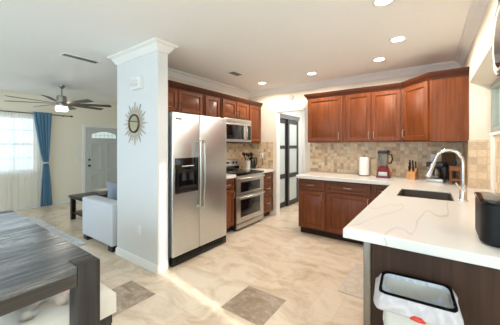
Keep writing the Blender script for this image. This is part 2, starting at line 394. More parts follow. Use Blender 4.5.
# right wall: solid beyond y = 3.6, then a deep window recess with a lintel whose underside slopes to the window
struct('wall_right', MB().box(XR, XR + 0.33, 3.6, YB, 0, CZ), 'wall')
struct('wall_right_lintel', MB().loft([[(XR, y, 2.05), (0.52, y, 2.0), (0.66, y, 2.0), (0.66, y, CZ), (XR, y, CZ)] for y in (1.44, 3.6)]), 'wall', smooth=False)
struct('wall_window_recess', MB().cells([1.44, 1.5, 3.6], [0, 1.5, 2.0], lambda i, j: not (i == 1 and j == 1), 0.52, 0.66, YZ), 'wall', smooth=False)
# hall beyond the opening
struct('wall_hall_left', MB().cells([YB + 0.12, 4.58, 5.70, 6.0], [0, 2.0, CZ], lambda i, j: not (i == 1 and j == 0), -2.77, -2.65, YZ), 'wall_white', smooth=False)
struct('wall_hall_back', MB().box(-3.3, -0.9, 5.92, 6.02, 0, CZ), 'wall_white')
struct('wall_hall_right', MB().box(-1.1, -1.0, YB + 0.12, 5.92, 0, CZ), 'wall_white')
struct('wall_closet', MB().box(-3.3, -3.2, YB + 0.12, 5.92, 0, CZ), 'wall_white')
struct('added_sun_block', MB().box(3.4, 3.5, -3, 6, -0.1, 2.6), 'outsidewall')  # unseen wall added outside as a block against the sun
struct('exterior_ground', MB().box(-30, 30, -30, 30, -0.3, -0.2), 'bounce_ground')

# crown moulding mitred round the kitchen walls
def sweep(path, prof, m, name, label=None, parent=None, closed=False):
    """profile points (out, z) swept along a plan path; 'out' is to the right of travel"""
    P = [Vector(p) for p in path]; loops = []
    for i, p in enumerate(P):
        d0 = (P[i] - P[i - 1]).normalized() if i else None; d1 = (P[i + 1] - P[i]).normalized() if i < len(P) - 1 else None
        rt = lambda d: Vector((d.y, -d.x))
        if d0 is None: n = rt(d1)
        elif d1 is None: n = rt(d0)
        else:
            a, b = rt(d0), rt(d1); n = (a + b); n = n / max(0.05, n.dot(a)) if n.length > 1e-6 else a
        loops.append([(p.x + n.x * o, p.y + n.y * o, z) for o, z in prof])
    return MB().loft(loops).obj(name, m, parent, ang=25)
cp = [(0, CZ - 0.095), (0.012, CZ - 0.095), (0.016, CZ - 0.082), (0.034, CZ - 0.058), (0.046, CZ - 0.034), (0.062, CZ - 0.024), (0.078, CZ - 0.018), (0.084, CZ - 0.001), (0, CZ - 0.001)]
o = sweep([(-3.228, 4.33), (-3.228, 1.63), (-2.38, 1.63), (-2.38, 1.76), (XK, 1.76), (XK, YB), (XR, YB), (XR, 1.44)], cp, 'trim', 'trim_1'); o['kind'] = 'structure'
bp = [(0, 0), (0.014, 0), (0.014, 0.07), (0.008, 0.085), (0.004, 0.092), (0, 0.092)]
o = sweep([(-3.228, 4.33), (-3.228, 1.63), (-2.38, 1.63), (-2.38, 1.755)], bp, 'trim', 'baseboard_stub'); o['kind'] = 'structure'
o = sweep([(XL, 2.72), (XL, 1.0), (XL, YF)][::-1], bp, 'trim', 'baseboard_left'); o['kind'] = 'structure'
# hall opening casing returns
struct('trim_2', MB().box(-2.475, -2.458, YB - 0.006, YB + 0.126, 0, 2.04), 'trim')
struct('trim_3', MB().box(-1.882, -1.865, YB - 0.006, YB + 0.126, 0, 2.04), 'trim')
struct('trim_4', MB().box(-2.475, -1.865, YB - 0.006, YB + 0.126, 2.023, 2.041), 'trim')
# backsplash tiles
struct('backsplash_back', MB().box(-1.77, XR, YB - 0.009, YB, 0.914, 1.425), 'tile_x')
struct('backsplash_return', MB().box(XK, -2.535, YB - 0.009, YB, 0.914, 1.44), 'tile_x')
struct('backsplash_left', MB().box(XK, XK + 0.009, 2.73, YB - 0.009, 0.914, 1.425), 'tile_y')
struct('backsplash_right', MB().box(XR - 0.009, XR, 3.6, YB - 0.009, 0.914, 1.425), 'tile_y')
struct('backsplash_jamb', MB().box(XR - 0.009, 0.52, 3.591, 3.6, 0.914, 1.43), 'tile_jx')
struct('backsplash_window', MB().box(0.511, 0.52, 1.5, 3.46, 0.914, 1.47), 'tile_jy')
struct('trim_5', MB().box(0.492, 0.52, 3.46, 3.591, 0.914, 1.47, 0.003), 'trim')
struct('trim_6', MB().box(0.485, 0.535, 1.5, 3.596, 1.47, 1.50, 0.004), 'trim')

# windows
def window(name, y0, y1, z0, z1, x0, x1, nv, nh, fr=0.05, m='trim'):
    o = MB().box(x0, x1, y0, y1, z0, z0 + fr).box(x0, x1, y0, y1, z1 - fr, z1).box(x0, x1, y0, y0 + fr, z0 + fr, z1 - fr).box(x0, x1, y1 - fr, y1, z0 + fr, z1 - fr).obj(name, m)
    o['kind'] = 'structure'; xm = (x0 + x1) / 2
    b = MB(); zm = (z0 + z1) / 2
    for k in range(1, nv): yy = y0 + (y1 - y0) * k / nv; b.box(xm - 0.012, xm + 0.012, yy - 0.012, yy + 0.012, z0 + fr, z1 - fr)
    for k in range(1, nh): zz = z0 + (z1 - z0) * k / nh; wd = 0.022 if k * 2 == nh else 0.012; b.box(xm - 0.014, xm + 0.014, y0 + fr, y1 - fr, zz - wd, zz + wd)
    b.obj('muntin', m, o)
    MB().box(xm - 0.003, xm + 0.003, y0 + fr, y1 - fr, z0 + fr, z1 - fr).obj('pane', 'pane', o)
    return o
window('window_1', -0.7, 1.82, 0.8, 2.0, XL - 0.11, XL - 0.05, 7, 4)
M['alu'] = plain('grey_green_window_frame', (150, 156, 146), 0.45, 0.3)
window('window_2', 1.5, 3.599, 1.5, 2.0, 0.50, 0.555, 2, 1, 0.05, 'alu')
window('added_right_window', -1.9, 0.5, 0.85, 2.15, 1.74, 1.80, 3, 2)  # added unseen window, there to carry the extra light from the right
struct('trim_7', MB().box(XL - 0.02, XL + 0.018, -0.76, 1.88, 0.765, 0.8, 0.004), 'trim')
b = MB().box(-4.9, 0.1, YF - 0.09, YF - 0.03, 0.35, 0.41).box(-4.9, 0.1, YF - 0.09, YF - 0.03, 2.24, 2.3)
for x in (-4.9, -3.26, -1.62, 0.04): b.box(x, x + 0.06, YF - 0.09, YF - 0.03, 0.41, 2.24)
o = b.obj('window_3', 'trim'); o['kind'] = 'structure'
MB().box(-4.84, 0.04, YF - 0.063, YF - 0.057, 0.41, 2.24).obj('pane', 'pane', o)

# front door in the living room, with six panels and an arched lite
def panel_on(b, y0, y1, z0, z1, x, dep=0.014):
    b.loft([[(x, y0, z0), (x, y1, z0), (x, y1, z1), (x, y0, z1)], [(x + dep, y0 + .012, z0 + .012), (x + dep, y1 - .012, z0 + .012), (x + dep, y1 - .012, z1 - .012), (x + dep, y0 + .012, z1 - .012)],
            [(x + dep * .3, y0 + .03, z0 + .03), (x + dep * .3, y1 - .03, z0 + .03), (x + dep * .3, y1 - .03, z1 - .03), (x + dep * .3, y0 + .03, z1 - .03)]], cap0=False)
DY0, DY1, DH = 2.79, 3.66, 1.83
d = MB().box(XL + 0.001, XL + 0.03, DY0, DY1, 0.005, DH).obj('door_1', 'door'); d['kind'] = 'structure'
b = MB(); ym = (DY0 + DY1) / 2
for (a, c) in ((DY0 + .1, ym - .05), (ym + .05, DY1 - .1)):
    panel_on(b, a, c, 0.16, 0.62, XL + .03); panel_on(b, a, c, 0.74, 1.42, XL + .03)
b.obj('raised_panel', 'door', d)
def arch(inset, x):
    a0, a1, zb, zs, zt = DY0 + .12 + inset, DY1 - .12 - inset, 1.55 + inset, 1.66 - inset * .4, 1.74 - inset
    pts = [(x, a0, zb), (x, a1, zb)]
    for k in range(9):
        t = k / 8; pts.append((x, a1 + (a0 - a1) * t, zs + (zt - zs) * math.sin(PI * t)))
    return pts
MB().loft([arch(-.02, XL + .03), arch(-.015, XL + .042), arch(0.012, XL + .042), arch(.014, XL + .03)], False, False).obj('lite_frame', 'door', d)
lt = MB().loft([arch(.012, XL + .031), arch(.012, XL + .035)]).obj('door_glass', 'doorlite_glow', d)
b = MB()
for k in range(1, 6): yy = DY0 + .13 + (DY1 - DY0 - .26) * k / 6; b.box(XL + .034, XL + .04, yy - .006, yy + .006, 1.56, 1.70)
b.box(XL + .034, XL + .04, DY0 + .13, DY1 - .13, 1.63, 1.64).obj('caming', 'door', d)
for zz, r in ((0.86, .03), (1.01, .026)): MB().lathe([(r * .8, 0), (r, .012), (r * .6, .02), (r, .045), (r * .7, .06)], (XL + .03, DY0 + .07, zz), 14, 'X').obj('door_knob', 'darknickel', d)
struct('trim_8', MB().cells([DY0 - .07, DY0 - .005, DY1 + .005, DY1 + .07], [0, DH + .005, DH + .07], lambda i, j: not (i == 1 and j == 0), XL + .0005, XL + .02, YZ), 'trim')

# sliding closet doors in the hall
def slider(name, y0, y1, x, m):
    o = MB().cells([y0, y0 + .075, y1 - .075, y1], [0.02, 0.12, 0.64, 0.74, 1.30, 1.37, 1.86, 1.95], lambda i, j: i != 1 or j % 2 == 0, x, x + .035, YZ).obj(name, m); o['kind'] = 'structure'
    for z0, z1 in ((.12, .64), (.74, 1.30), (1.37, 1.86)): MB().box(x + .012, x + .022, y0 + .075, y1 - .075, z0, z1).obj('frosted_pane', 'frost', o)
slider('door_2', 4.60, 5.16, -2.70, 'closetframe'); slider('door_3', 5.13, 5.68, -2.66, 'closetframe')
o = sweep([(-2.65, 5.74), (-2.65, 4.50)][::-1], [(0, 1.96), (.02, 1.96), (.022, 2.0), (.045, 2.03), (.05, 2.05), (0, 2.05)], 'greytrim', 'trim_9'); o['kind'] = 'structure'

# ------------------------------------------------------------------ cabinets
def front_mb(x0, x1, z0, z1, y, t=0.02, fr=0.055, raised=True):
    """door or drawer front whose face looks to -y, raised panel inside a frame"""
    b = MB(); R = lambda i, yy: [(x0 + i, yy, z0 + i), (x1 - i, yy, z0 + i), (x1 - i, yy, z1 - i), (x0 + i, yy, z1 - i)]
    w = min(x1 - x0, z1 - z0); fr = min(fr, w * .28)
    seq = [R(0, y), R(0, y - t + .004), R(.004, y - t), R(fr, y - t), R(fr + .007, y - t + .013)]
    if raised and w > .16: seq += [R(fr + .014, y - t + .013), R(fr + .034, y - t + .001)]
    return b.loft(seq)
def pull(parent, x, z, y, vert=True, L=0.10, m='nickel'):
    h = L / 2; pts = [(-h, 0), (-h, -.018), (-h * .82, -.028), (0, -.032), (h * .82, -.028), (h, -.018), (h, 0)]
    P = [((x, y + o, z + a) if vert else (x + a, y + o, z)) for a, o in pts]
    return MB().tube(P, .0055, 8).obj('handle', m, parent)
def cabinet(name, label, loc, rot, w, d, h, fronts, toe=0.0, mbody='cherry', hm='nickel', group=None, poly=None):
    t = thing(name, label, 'cabinet', loc, rot, group)
    b = MB()
    if poly: b.prism(poly, toe, h, 0)
    else: b.box(0.0005, w - 0.0005, -d, 0, toe, h, .0015, 1)
    b.obj('body', mbody, t)
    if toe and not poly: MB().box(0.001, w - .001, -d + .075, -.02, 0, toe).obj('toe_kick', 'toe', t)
    for (k, x0, x1, z0, z1, hx, hz, vert) in fronts:
        f = front_mb(x0, x1, z0, z1, -d, raised=True, fr=.05 if k == 'door' else .03).obj(k, 'cherry' if k == 'door' else 'cherry_x', t)
        if hx is not None: pull(f, hx, hz, -d - .02, vert, m=hm)
    return t
UT = 2.165
R90 = PI / 2
# left run of wall cabinets (face +x); local x runs along +y
cabinet('wall_cabinet', 'short cherry wall cabinet with two doors right above the steel refrigerator', (XK, 1.775, 1.80), R90, .935, .31, UT - 1.80,
        [('door', .02, .455, .03, .335, .42, .10, True), ('door', .465, .915, .03, .335, .50, .10, True)], hm='darknickel')
cabinet('wall_cabinet', 'narrow cherry wall cabinet between refrigerator cabinet and the one over the microwave', (XK, 2.725, 1.42), R90, .375, .31, UT - 1.42,
        [('door', .03, .345, .02, .715, .31, .12, True)], hm='darknickel')
cabinet('wall_cabinet', 'short cherry wall cabinet with two doors right above the steel microwave', (XK, 3.125, 1.835), R90, .765, .31, UT - 1.835,
        [('door', .02, .375, .02, .30, .34, .09, True), ('door', .39, .745, .02, .30, .425, .09, True)], hm='darknickel')
cabinet('wall_cabinet', 'tall single-door cherry wall cabinet right of the microwave, next to hall opening', (XK, 3.895, 1.42), R90, .42, .31, UT - 1.42,
        [('door', .02, .40, .02, .715, None, 0, True)])
kp = [(0, UT - .03), (.008, UT - .03), (.012, UT - .012), (.032, UT + .012), (.046, UT + .034), (.05, UT + .055), (0, UT + .055)]
o = sweep([(-2.82, 1.765), (-2.82, 4.316)], kp, 'cherry_crown', 'cabinet_crown_moulding'); tag(o, 'cherry crown moulding topping the wall cabinets over refrigerator and microwave', 'moulding')
# back run of wall cabinets (face -y)
YU = YB - .0005
cabinet('wall_cabinet', 'cherry wall cabinet with one wide door, leftmost on the back wall beside the hall', (-1.69, YU, 1.42), 0, .60, .31, UT - 1.42,
        [('door', .015, .57, .015, .715, .52, .10, True)])
cabinet('wall_cabinet', 'cherry wall cabinet with a pair of doors over the paper towels and blender', (-1.09, YU, 1.42), 0, .77, .31, UT - 1.42,
        [('door', .03, .375, .015, .715, .345, .10, True), ('door', .385, .745, .015, .715, .415, .10, True)])
# diagonal corner cabinet: plan polygon in world offsets from the wall corner
cx0, dg = -.32, [( -.32, YU), (-.32, 4.02), (-.005, 3.645), (XR - .0005, 3.645), (XR - .0005, YU)]
t = thing('corner_cabinet', 'cherry diagonal corner wall cabinet with broad plain end panel near the sink window', 'cabinet', (-.32, 4.02, 1.42))
MB().prism([(x + .32, y - 4.02) for x, y in dg], 0, UT - 1.42).obj('body', 'cherry', t, smooth=False)
dl = math.hypot(.315, .375)
f = front_mb(.025, dl - .035, .015, .715, 0).xform(Matrix.Rotation(math.atan2(-.375, .315), 4, 'Z')).obj('door', 'cherry', t)
MBh = MB(); hpts = [(-.05, 0), (-.05, -.018), (-.041, -.028), (0, -.032), (.041, -.028), (.05, -.018), (.05, 0)]
MBh.tube([(.06, -.02 + o_, .11 + a_) for a_, o_ in hpts], .0055, 8).xform(Matrix.Rotation(math.atan2(-.375, .315), 4, 'Z')).obj('handle', 'nickel', f)
o = sweep([(-1.69, YU), (-1.69, 4.02), (-.32, 4.02), (-.005, 3.645), (XR - .001, 3.645)][::1], kp, 'cherry_crown', 'cabinet_crown_moulding')
tag(o, 'cherry crown moulding topping back wall cabinets and the diagonal corner cabinet', 'moulding')

# base cabinets, left run
TK = .105; BH = .864
cabinet('base_cabinet', 'narrow cherry base cabinet with drawer over door between refrigerator and range', (XK, 2.735, 0), R90, .385, .59, BH,
        [('drawer', .02, .365, .70, .84, .19, .77, False), ('door', .02, .365, .125, .68, .33, .60, True)], TK)
cabinet('base_cabinet', 'cherry base cabinet with a stack of drawers right of the range', (XK, 3.91, 0), R90, .41, .59, BH,
        [('drawer', .02, .39, .70, .84, .2, .77, False), ('drawer', .02, .39, .42, .68, .2, .56, False), ('drawer', .02, .39, .125, .40, .2, .28, False)], TK)
# back run
cabinet('base_cabinet', 'cherry base cabinet at left end of back counter, drawer over single door', (-1.70, YU, 0), 0, .44, .65, BH,
        [('drawer', .02, .425, .70, .845, .21, .775, False), ('door', .02, .425, .125, .68, .385, .60, True)], TK)
cabinet('base_cabinet', 'cherry base cabinet in the middle of back counter with wide drawer over wide door', (-1.26, YU, 0), 0, .62, .65, BH,
        [('drawer', .02, .60, .70, .845, .31, .775, False), ('door', .02, .60, .125, .68, .57, .60, True)], TK)
cabinet('base_cabinet', 'cherry corner base cabinet half hidden where back counter meets the peninsula', (-.64, YU, 0), 0, .965, .65, BH,
        [('drawer', .02, .31, .70, .845, .165, .775, False), ('door', .02, .31, .125, .68, .05, .60, True)], TK)
# peninsula run (faces -x): local x runs along -y
cabinet('base_cabinet', 'cherry sink base cabinet under the steel sink in the peninsula', (XR - .0005, 3.64, 0), -R90, 1.10, .62, BH - .22,
        [('door', .04, .54, .125, .62, .50, .54, True), ('door', .56, 1.08, .125, .62, .60, .54, True)], TK)
cabinet('base_cabinet', 'cherry peninsula base cabinet between sink cabinet and dishwasher', (XR - .0005, 2.53, 0), -R90, .43, .62, BH,
        [('drawer', .02, .41, .70, .84, .215, .77, False), ('door', .02, .41, .125, .68, .06, .60, True)], TK)
t = thing('dishwasher', 'steel-fronted dishwasher at the near end of the peninsula', 'dishwasher', (XR - .0005, 2.09, 0), -R90)
MB().box(.005, .60, -.592, 0, .10, BH - .002).obj('body', 'black', t)
MB().box(.005, .612, -.632, -.594, .06, .858, .004).obj('door', 'dwsteel', t)
MB().box(.01, .595, -.52, -.05, 0, .10).obj('toe_kick', 'black', t)
MB().box(.06, .55, -.638, -.6325, .77, .80, .002).obj('handle', 'steel', t)
o = MB().box(-.258, .656, 1.452, 1.474, 0, BH - .001, .002).obj('end_panel', 'panel')
tag(o, 'dark walnut panel closing the near end of the peninsula behind the trash can', 'panel')

# worktops
b = MB(); xs = [-1.72, -.398, -.262, .150, XR - .009, .511]; ys = [1.43, 2.665, 3.185, 3.59, 3.63, YB - .009]
def inc(i, j):
    if (i, j) == (2, 1): return False
    if i == 0: return j == 4
    if i == 4: return j <= 2
    return True
b.cells(xs, ys, inc, BH, .914, lambda u, v, w_: (u, v, w_))
o = b.obj('countertop', 'quartz', smooth=False); tag(o, 'white veined quartz worktop running along the back wall and out over the peninsula', 'countertop')
bv = o.modifiers.new('bevel', 'BEVEL'); bv.width = .005; bv.segments = 2; bv.limit_method = 'ANGLE'
for y0, y1, lb in ((2.728, 3.118, 'short white worktop between refrigerator and range'), (3.912, YB - .009, 'white worktop right of the range holding the utensil crock and kettle')):
    o = MB().box(XK + .009, -2.50, y0, y1, BH, .914, .004).obj('countertop', 'quartz'); tag(o, lb, 'countertop')

# sink and faucet
t = thing('sink', 'undermount stainless steel sink set in the white peninsula worktop', 'sink', (-.056, 2.925, .664))
b = MB(); L = lambda w_, d_, z, r=.03: rrect(w_, d_, r, 4, 0, 0, z)
b.loft([L(.409, .517, .236), L(.409, .517, .0), L(.40, .508, -.002)], False, True)
b.loft([L(.401, .509, .236), L(.395, .503, .03), L(.36, .47, .012)], False, True)
b.loft([L(.409, .517, .236), L(.401, .509, .236)], False, False); b.obj('basin', 'sinksteel', t)
MB().lathe([(.04, 0), (.045, .004), (.03, .006), (.02, .002)], (0, 0, .012), 20).obj('drain', 'chrome', t)
t = thing('faucet', 'tall chrome gooseneck pull-down faucet standing behind the sink', 'faucet', (.21, 2.72, .914))
MB().lathe([(.034, 0), (.034, .006), (.028, .012), (.026, .02), (.025, .115), (.019, .128), (.014, .135)], n=24).obj('base', 'chrome', t)
pts = [(0, 0, .12), (0, 0, .30)]
for k in range(1, 15): a = PI * .90 * k / 14; pts.append((-.095 + .095 * math.cos(a), 0, .30 + .118 * math.sin(a)))
e = Vector(pts[-1]); dr = (Vector(pts[-1]) - Vector(pts[-2])).normalized(); pts.append(tuple(e + dr * .03))
MB().tube(pts, .0125, 14).obj('neck', 'chrome', t)
h0 = e + dr * .03
MB().tube([h0, h0 + dr * .01, h0 + dr * .05, h0 + dr * .12, h0 + dr * .135], [.0125, .016, .017, .021, .018], 16).obj('spray_head', 'chrome', t)
MB().tube([(0, -.018, .085), (0, -.032, .088)], .013, 12).tube([(-.005, -.036, .088), (-.03, -.055, .115), (-.055, -.07, .155)], [.010, .008, .006], 10).obj('lever', 'chrome', t)

# ------------------------------------------------------------------ refrigerator
t = thing('refrigerator', 'stainless side-by-side refrigerator with ice dispenser beside the white stub wall', 'refrigerator', (-2.352, 1.797, 0))
MB().box(-.70, -.062, .004, .922, .02, 1.742, .004).obj('body', M['greytrim'], t)
def fdoor(y0, y1): return MB().box(-.058, 0, y0, y1, .105, 1.752, .012, 3)
l_ = fdoor(.002, .409).obj('door', 'steel', t); r_ = fdoor(.415, .925).obj('door', 'steel', t)
b = MB().box(-.06, -.006, .003, .922, .004, .098, .004)
for k in range(26): b.box(-.006, -.001, .06 + k * .031, .078 + k * .031, .035, .075, .001)
b.obj('grille', 'glossblack', t)
b = MB().box(.0005, .008, .035, .385, .82, 1.225, .004).obj('ice_dispenser', 'glossblack', l_)
def hbar(y, z0, z1):
    pts = [(0, y, z0), (.040, y, z0), (.050, y, z0 + .008)]
    n = 10
    for k in range(n + 1): s_ = k / n; pts.append((.052 + .006 * math.sin(PI * s_), y, z0 + .02 + (z1 - z0 - .04) * s_))
    pts += [(.050, y, z1 - .008), (.040, y, z1), (0, y, z1)]
    return MB().tube(pts, .0155, 12)
hbar(.378, .62, 1.42).obj('handle', 'nickel', l_); hbar(.446, .62, 1.42).obj('handle', 'nickel', r_)
# dispenser details: recess lip, paddles, control strip, tray
MB().cells([.055, .075, .345, .365], [.85, .875, 1.07, 1.09], lambda i, j: not (i == 1 and j == 1), .008, .016, YZ).obj('recess_frame', 'black', b)
for yy in (.15, .26): MB().loft([[(.0085, yy - .02, 1.06), (.0085, yy + .02, 1.06), (.022, yy + .02, 1.055), (.022, yy - .02, 1.055)], [(.0085, yy - .028, .97), (.0085, yy + .028, .97), (.030, yy + .028, .965), (.030, yy - .028, .965)]]).obj('paddle', 'rubber', b)
MB().box(.0085, .030, .085, .335, .878, .90, .003).obj('tray', 'rubber', b)
MB().box(.0082, .0105, .13, .31, 1.125, 1.135).obj('button_strip', 'whiteplastic', b)
MB().box(.0005, .002, .05, .13, 1.665, 1.695).obj('sticker', 'glossblack', l_)
MB().box(.002, .0026, .055, .125, 1.682, 1.692).obj('sticker_band', 'whiteplastic', l_)
b = MB(); [b.lathe([(.009, 0), (.009, .003)], (.0005, .80 + k * .013, 1.685 + (.004 if k == 1 else 0)), 12, 'X') for k in range(3)]; b.obj('badge', 'whiteplastic', r_)

# ------------------------------------------------------------------ range and microwave
t = thing('range', 'stainless freestanding range with two oven doors and black glass cooktop', 'range', (-2.49, 3.122, 0))
MB().box(-.60, -.03, .004, .780, .04, .895, .003).obj('body', 'black', t)
MB().box(-.60, .012, 0, .784, .895, .918, .004).obj('cooktop', 'glossblack', t)
b = MB()
for (bx, by, br) in ((-.16, .2, .10), (-.16, .58, .085), (-.42, .2, .08), (-.42, .58, .10)):
    o = MB().loft([[(bx + r * math.cos(2 * PI * k / 28), by + r * math.sin(2 * PI * k / 28), z) for k in range(28)] for r, z in ((br, .9182), (br, .9188), (br - .005, .9188), (br - .005, .9182))], False, False).obj('burner_ring', 'greytrim', t)
g = MB().loft([[(-.635, y, .918), (-.60, y, .918), (-.575, y, .93), (-.56, y, .985), (-.585, y, 1.10), (-.60, y, 1.115), (-.635, y, 1.115)] for y in (0.002, .782)]).obj('backguard', 'steel_r', t)
MB().box(-.5772, -.5735, .28, .50, 1.01, 1.075).xform(Matrix.Translation((0.004, 0, 0))).obj('display', 'glossblack', g)
MB().box(-.595, -.5585, .004, .780, .93, .985).obj('vent_strip', 'glossblack', g)
for yy in (.08, .17, .61, .70): MB().lathe([(.026, 0), (.024, .018), (.018, .022)], (-.579, yy, 1.045), 16, 'X').obj('knob', 'black', g)
def odoor(z0, z1, w0, w1, hz):
    d_ = MB().box(-.03, 0, .002, .782, z0, z1, .005).obj('oven_door', 'steel_r', t)
    MB().box(.0003, .003, .10, .66, w0, w1, .001).obj('oven_window', 'glossblack', d_)
    MB().tube([(0, .03, hz), (.035, .03, hz), (.05, .07, hz + .0), (.058, .39, hz + .0), (.05, .71, hz), (.035, .75, hz), (0, .75, hz)], .013, 10).obj('handle', 'nickel', d_)
odoor(.575, .885, .615, .775, .835); odoor(.13, .565, .215, .49, .535)
MB().box(-.03, 0, .002, .782, .045, .122, .004).obj('drawer', 'steel_r', t)
for yy in (.04, .70): MB().box(-.12, -.07, yy, yy + .04, 0, .04).obj('foot', 'black', t)
t = thing('microwave', 'stainless over-the-range microwave mounted under the cherry cabinet', 'microwave', (-2.75, 3.128, 1.42))
MB().box(-.37, -.03, .002, .758, .012, .412, .004).obj('body', 'black', t)
MB().box(-.03, 0, .002, .758, .345, .412, .004).obj('vent_panel', 'steel_r', t)
d_ = MB().box(-.03, 0, .002, .60, .014, .342, .005).obj('door', 'steel_r', t)
MB().box(.0003, .003, .04, .52, .06, .31, .002).obj('door_window', 'glossblack', d_)
MB().tube([(0, .565, .05), (.03, .565, .06), (.042, .565, .11), (.046, .565, .18), (.042, .565, .25), (.03, .565, .30), (0, .565, .31)], .011, 10).obj('handle', 'nickel', d_)
c_ = MB().box(-.03, 0, .604, .758, .014, .342, .004).obj('control_panel', 'steel_r', t)
MB().box(.0003, .002, .625, .74, .05, .31).obj('keypad', 'glossblack', c_)
MB().box(-.36, -.01, .03, .73, -.004, .012).obj('underside', 'black', t)

# ------------------------------------------------------------------ things on the worktops
ZC = .914
def outlet(label, loc, rot, w_=.075, kind='outlet'):
    t = thing('wall_outlet' if kind == 'outlet' else 'light_switch', label, kind, loc, rot)
    MB().box(-w_ / 2, w_ / 2, -.006, 0, -.058, .058, .003).obj('plate', 'whiteplastic', t)
    if kind == 'outlet':
        for z in (-.022, .022): MB().box(-.016, .016, -.009, -.006, z - .013, z + .013, .001).obj('socket', 'whiteplastic', t)
    else:
        MB().box(-.012, .012, -.011, -.006, -.028, .028, .002).obj('toggle', 'whiteplastic', t)
    return t
outlet('white outlet on tile beside the kettle', (-2.80, YB - .0095, 1.165), 0)
outlet('white outlet on tile behind the red blender', (-.665, YB - .0095, 1.13), 0)
outlet('white outlet on tile behind the chrome faucet', (.02, YB - .0095, 1.19), 0)
outlet('white outlet low on the stub wall facing the dining table', (-2.73, 1.6295, .40), 0)

t = thing('paper_towel_holder', 'roll of white paper towels on an upright holder by the blender', 'paper towels', (-.83, 4.12, ZC))
MB().lathe([(.075, 0), (.075, .008), (.02, .012)], n=28).obj('base', 'black', t)
MB().lathe([(.02, .013), (.070, .013), (.072, .02), (.072, .275), (.068, .28), (.02, .28)], n=32).obj('paper_roll', 'paper', t)
MB().tube([(0, 0, .01), (0, 0, .30)], .006, 8).obj('post', 'black', t)
MB().lathe([(.004, .30), (.010, .306), (.010, .314), (.004, .32)], n=12).obj('knob', 'black', t)
o = MB().box(-.758, -.665, 4.20, 4.24, ZC, ZC + .255, .004).obj('shadow_board', plain('beige_shadow_tone', (206, 184, 152), 0.6)); tag(o, 'pale beige board standing in for the shadow beside the paper towels', 'cutting board')  # board put where the paper roll's shadow falls

t = thing('blender', 'red countertop blender with clear jar and black lid', 'blender', (-.56, 4.06, ZC))
sq = lambda w_, z, r=.02: rrect(w_, w_, r, 4, 0, 0, z)
MB().loft([sq(.170, 0), sq(.172, .02), sq(.160, .06), sq(.135, .12), sq(.115, .155), sq(.10, .16)]).obj('motor_base', 'red', t)
MB().box(-.055, .055, -.087, -.076, .03, .085, .003).obj('control_panel', 'steel_r', t)
MB().loft([sq(.178, 0), sq(.178, .012)]).obj('foot_ring', 'black', t)
MB().loft([sq(.092, .16), sq(.105, .20), sq(.128, .33), sq(.132, .345), sq(.126, .345), sq(.120, .33), sq(.098, .20), sq(.08, .17)]).obj('jar', thin('blender_jar', (236, 236, 230), .10), t)
MB().loft([sq(.138, .342), sq(.142, .35), sq(.142, .372), sq(.12, .385)]).obj('lid', 'black', t)
MB().tube([(.066, 0, .33), (.10, 0, .325), (.112, 0, .27), (.095, 0, .21), (.06, 0, .205)], .010, 8).obj('handle', 'black', t)

t = thing('knife_block', 'pale wooden knife block full of black-handled knives', 'knife block', (-.215, 4.06, ZC), -.25)
MB().loft([[(-.05, -.06, 0), (.05, -.06, 0), (.05, .06, 0), (-.05, .06, 0)], [(-.05, -.06, .085), (.05, -.06, .085), (.05, .06, .165), (-.05, .06, .165)]]).obj('block', 'blockwood', t)
for (kx, ky, kl) in ((-.033, .042, .11), (0, .042, .105), (.033, .042, .09), (-.028, .008, .10), (.012, .008, .09), (-.025, -.028, .075), (.02, -.028, .07)):
    z_ = .085 + (ky + .06) * .667; k = MB().box(-.009, .009, -.007, .007, 0, kl, .004).xform(Matrix.Translation((kx, ky, z_ + .002)) @ Matrix.Rotation(.28, 4, 'X'))
    o = k.obj('knife', 'black'); tag(o, 'black-handled kitchen knife standing in the pale wooden block', 'knife', 'knives in the block'); o.parent = None
    o.matrix_world = Matrix.Translation((-.215, 4.06, ZC)) @ Matrix.Rotation(-.25, 4, 'Z')

t = thing('coffee_maker', 'black and steel drip coffee maker in the corner behind the faucet', 'coffee maker', (.05, 3.98, ZC), -.25)
MB().box(-.09, .09, -.11, .11, 0, .045, .008).obj('base', 'steel_r', t)
MB().box(-.09, .09, .03, .11, .045, .235, .008).obj('water_tank', 'black', t)
MB().box(-.09, .09, -.10, .11, .19, .25, .010).obj('brew_head', 'black', t)
MB().lathe([(.056, .047), (.064, .06), (.066, .11), (.05, .165), (.05, .17)], (0, -.045, 0), 24).obj('carafe', thin('carafe_glass', (120, 110, 100), .25), t)
MB().lathe([(.053, .17), (.054, .18), (.02, .186)], (0, -.045, 0), 24).obj('carafe_lid', 'black', t)
MB().tube([(0, -.098, .19), (0, -.135, .18), (0, -.135, .10), (0, -.108, .085)], .009, 8).obj('carafe_handle', 'black', t)

t = thing('spice_stand', 'small reddish wooden two-tier stand at the right wall behind faucet', 'stand', (.225, 3.82, ZC))
for sx in (-1, 1):
    for sy in (-1, 1): MB().box(sx * .046 - .009, sx * .046 + .009, sy * .06 - .009, sy * .06 + .009, 0, .20).obj('leg', 'redwood', t)
for z in (.05, .20): MB().box(-.058, .058, -.075, .075, z, z + .016, .002).obj('shelf', 'redwood', t)
MB().box(-.058, .058, -.078, -.07, .165, .20).obj('apron', 'redwood', t)
o = MB().lathe([(.02, 0), (.022, .006), (.022, .05), (.012, .07), (.012, .085)], n=16).obj('spice_bottle', 'rubber'); o.location = (.215, 3.82, ZC + .2162); tag(o, 'small dark bottle standing on the reddish wooden stand', 'bottle')
o = MB().box(-.075, .075, -.01, .01, 0, .36, .004).obj('wood_board', 'boardwood'); o.location = (.18, 4.262, ZC + .0015); o.rotation_euler = (-.11, 0, 0); tag(o, 'dark brown wooden board leaning on tile in the corner', 'cutting board')

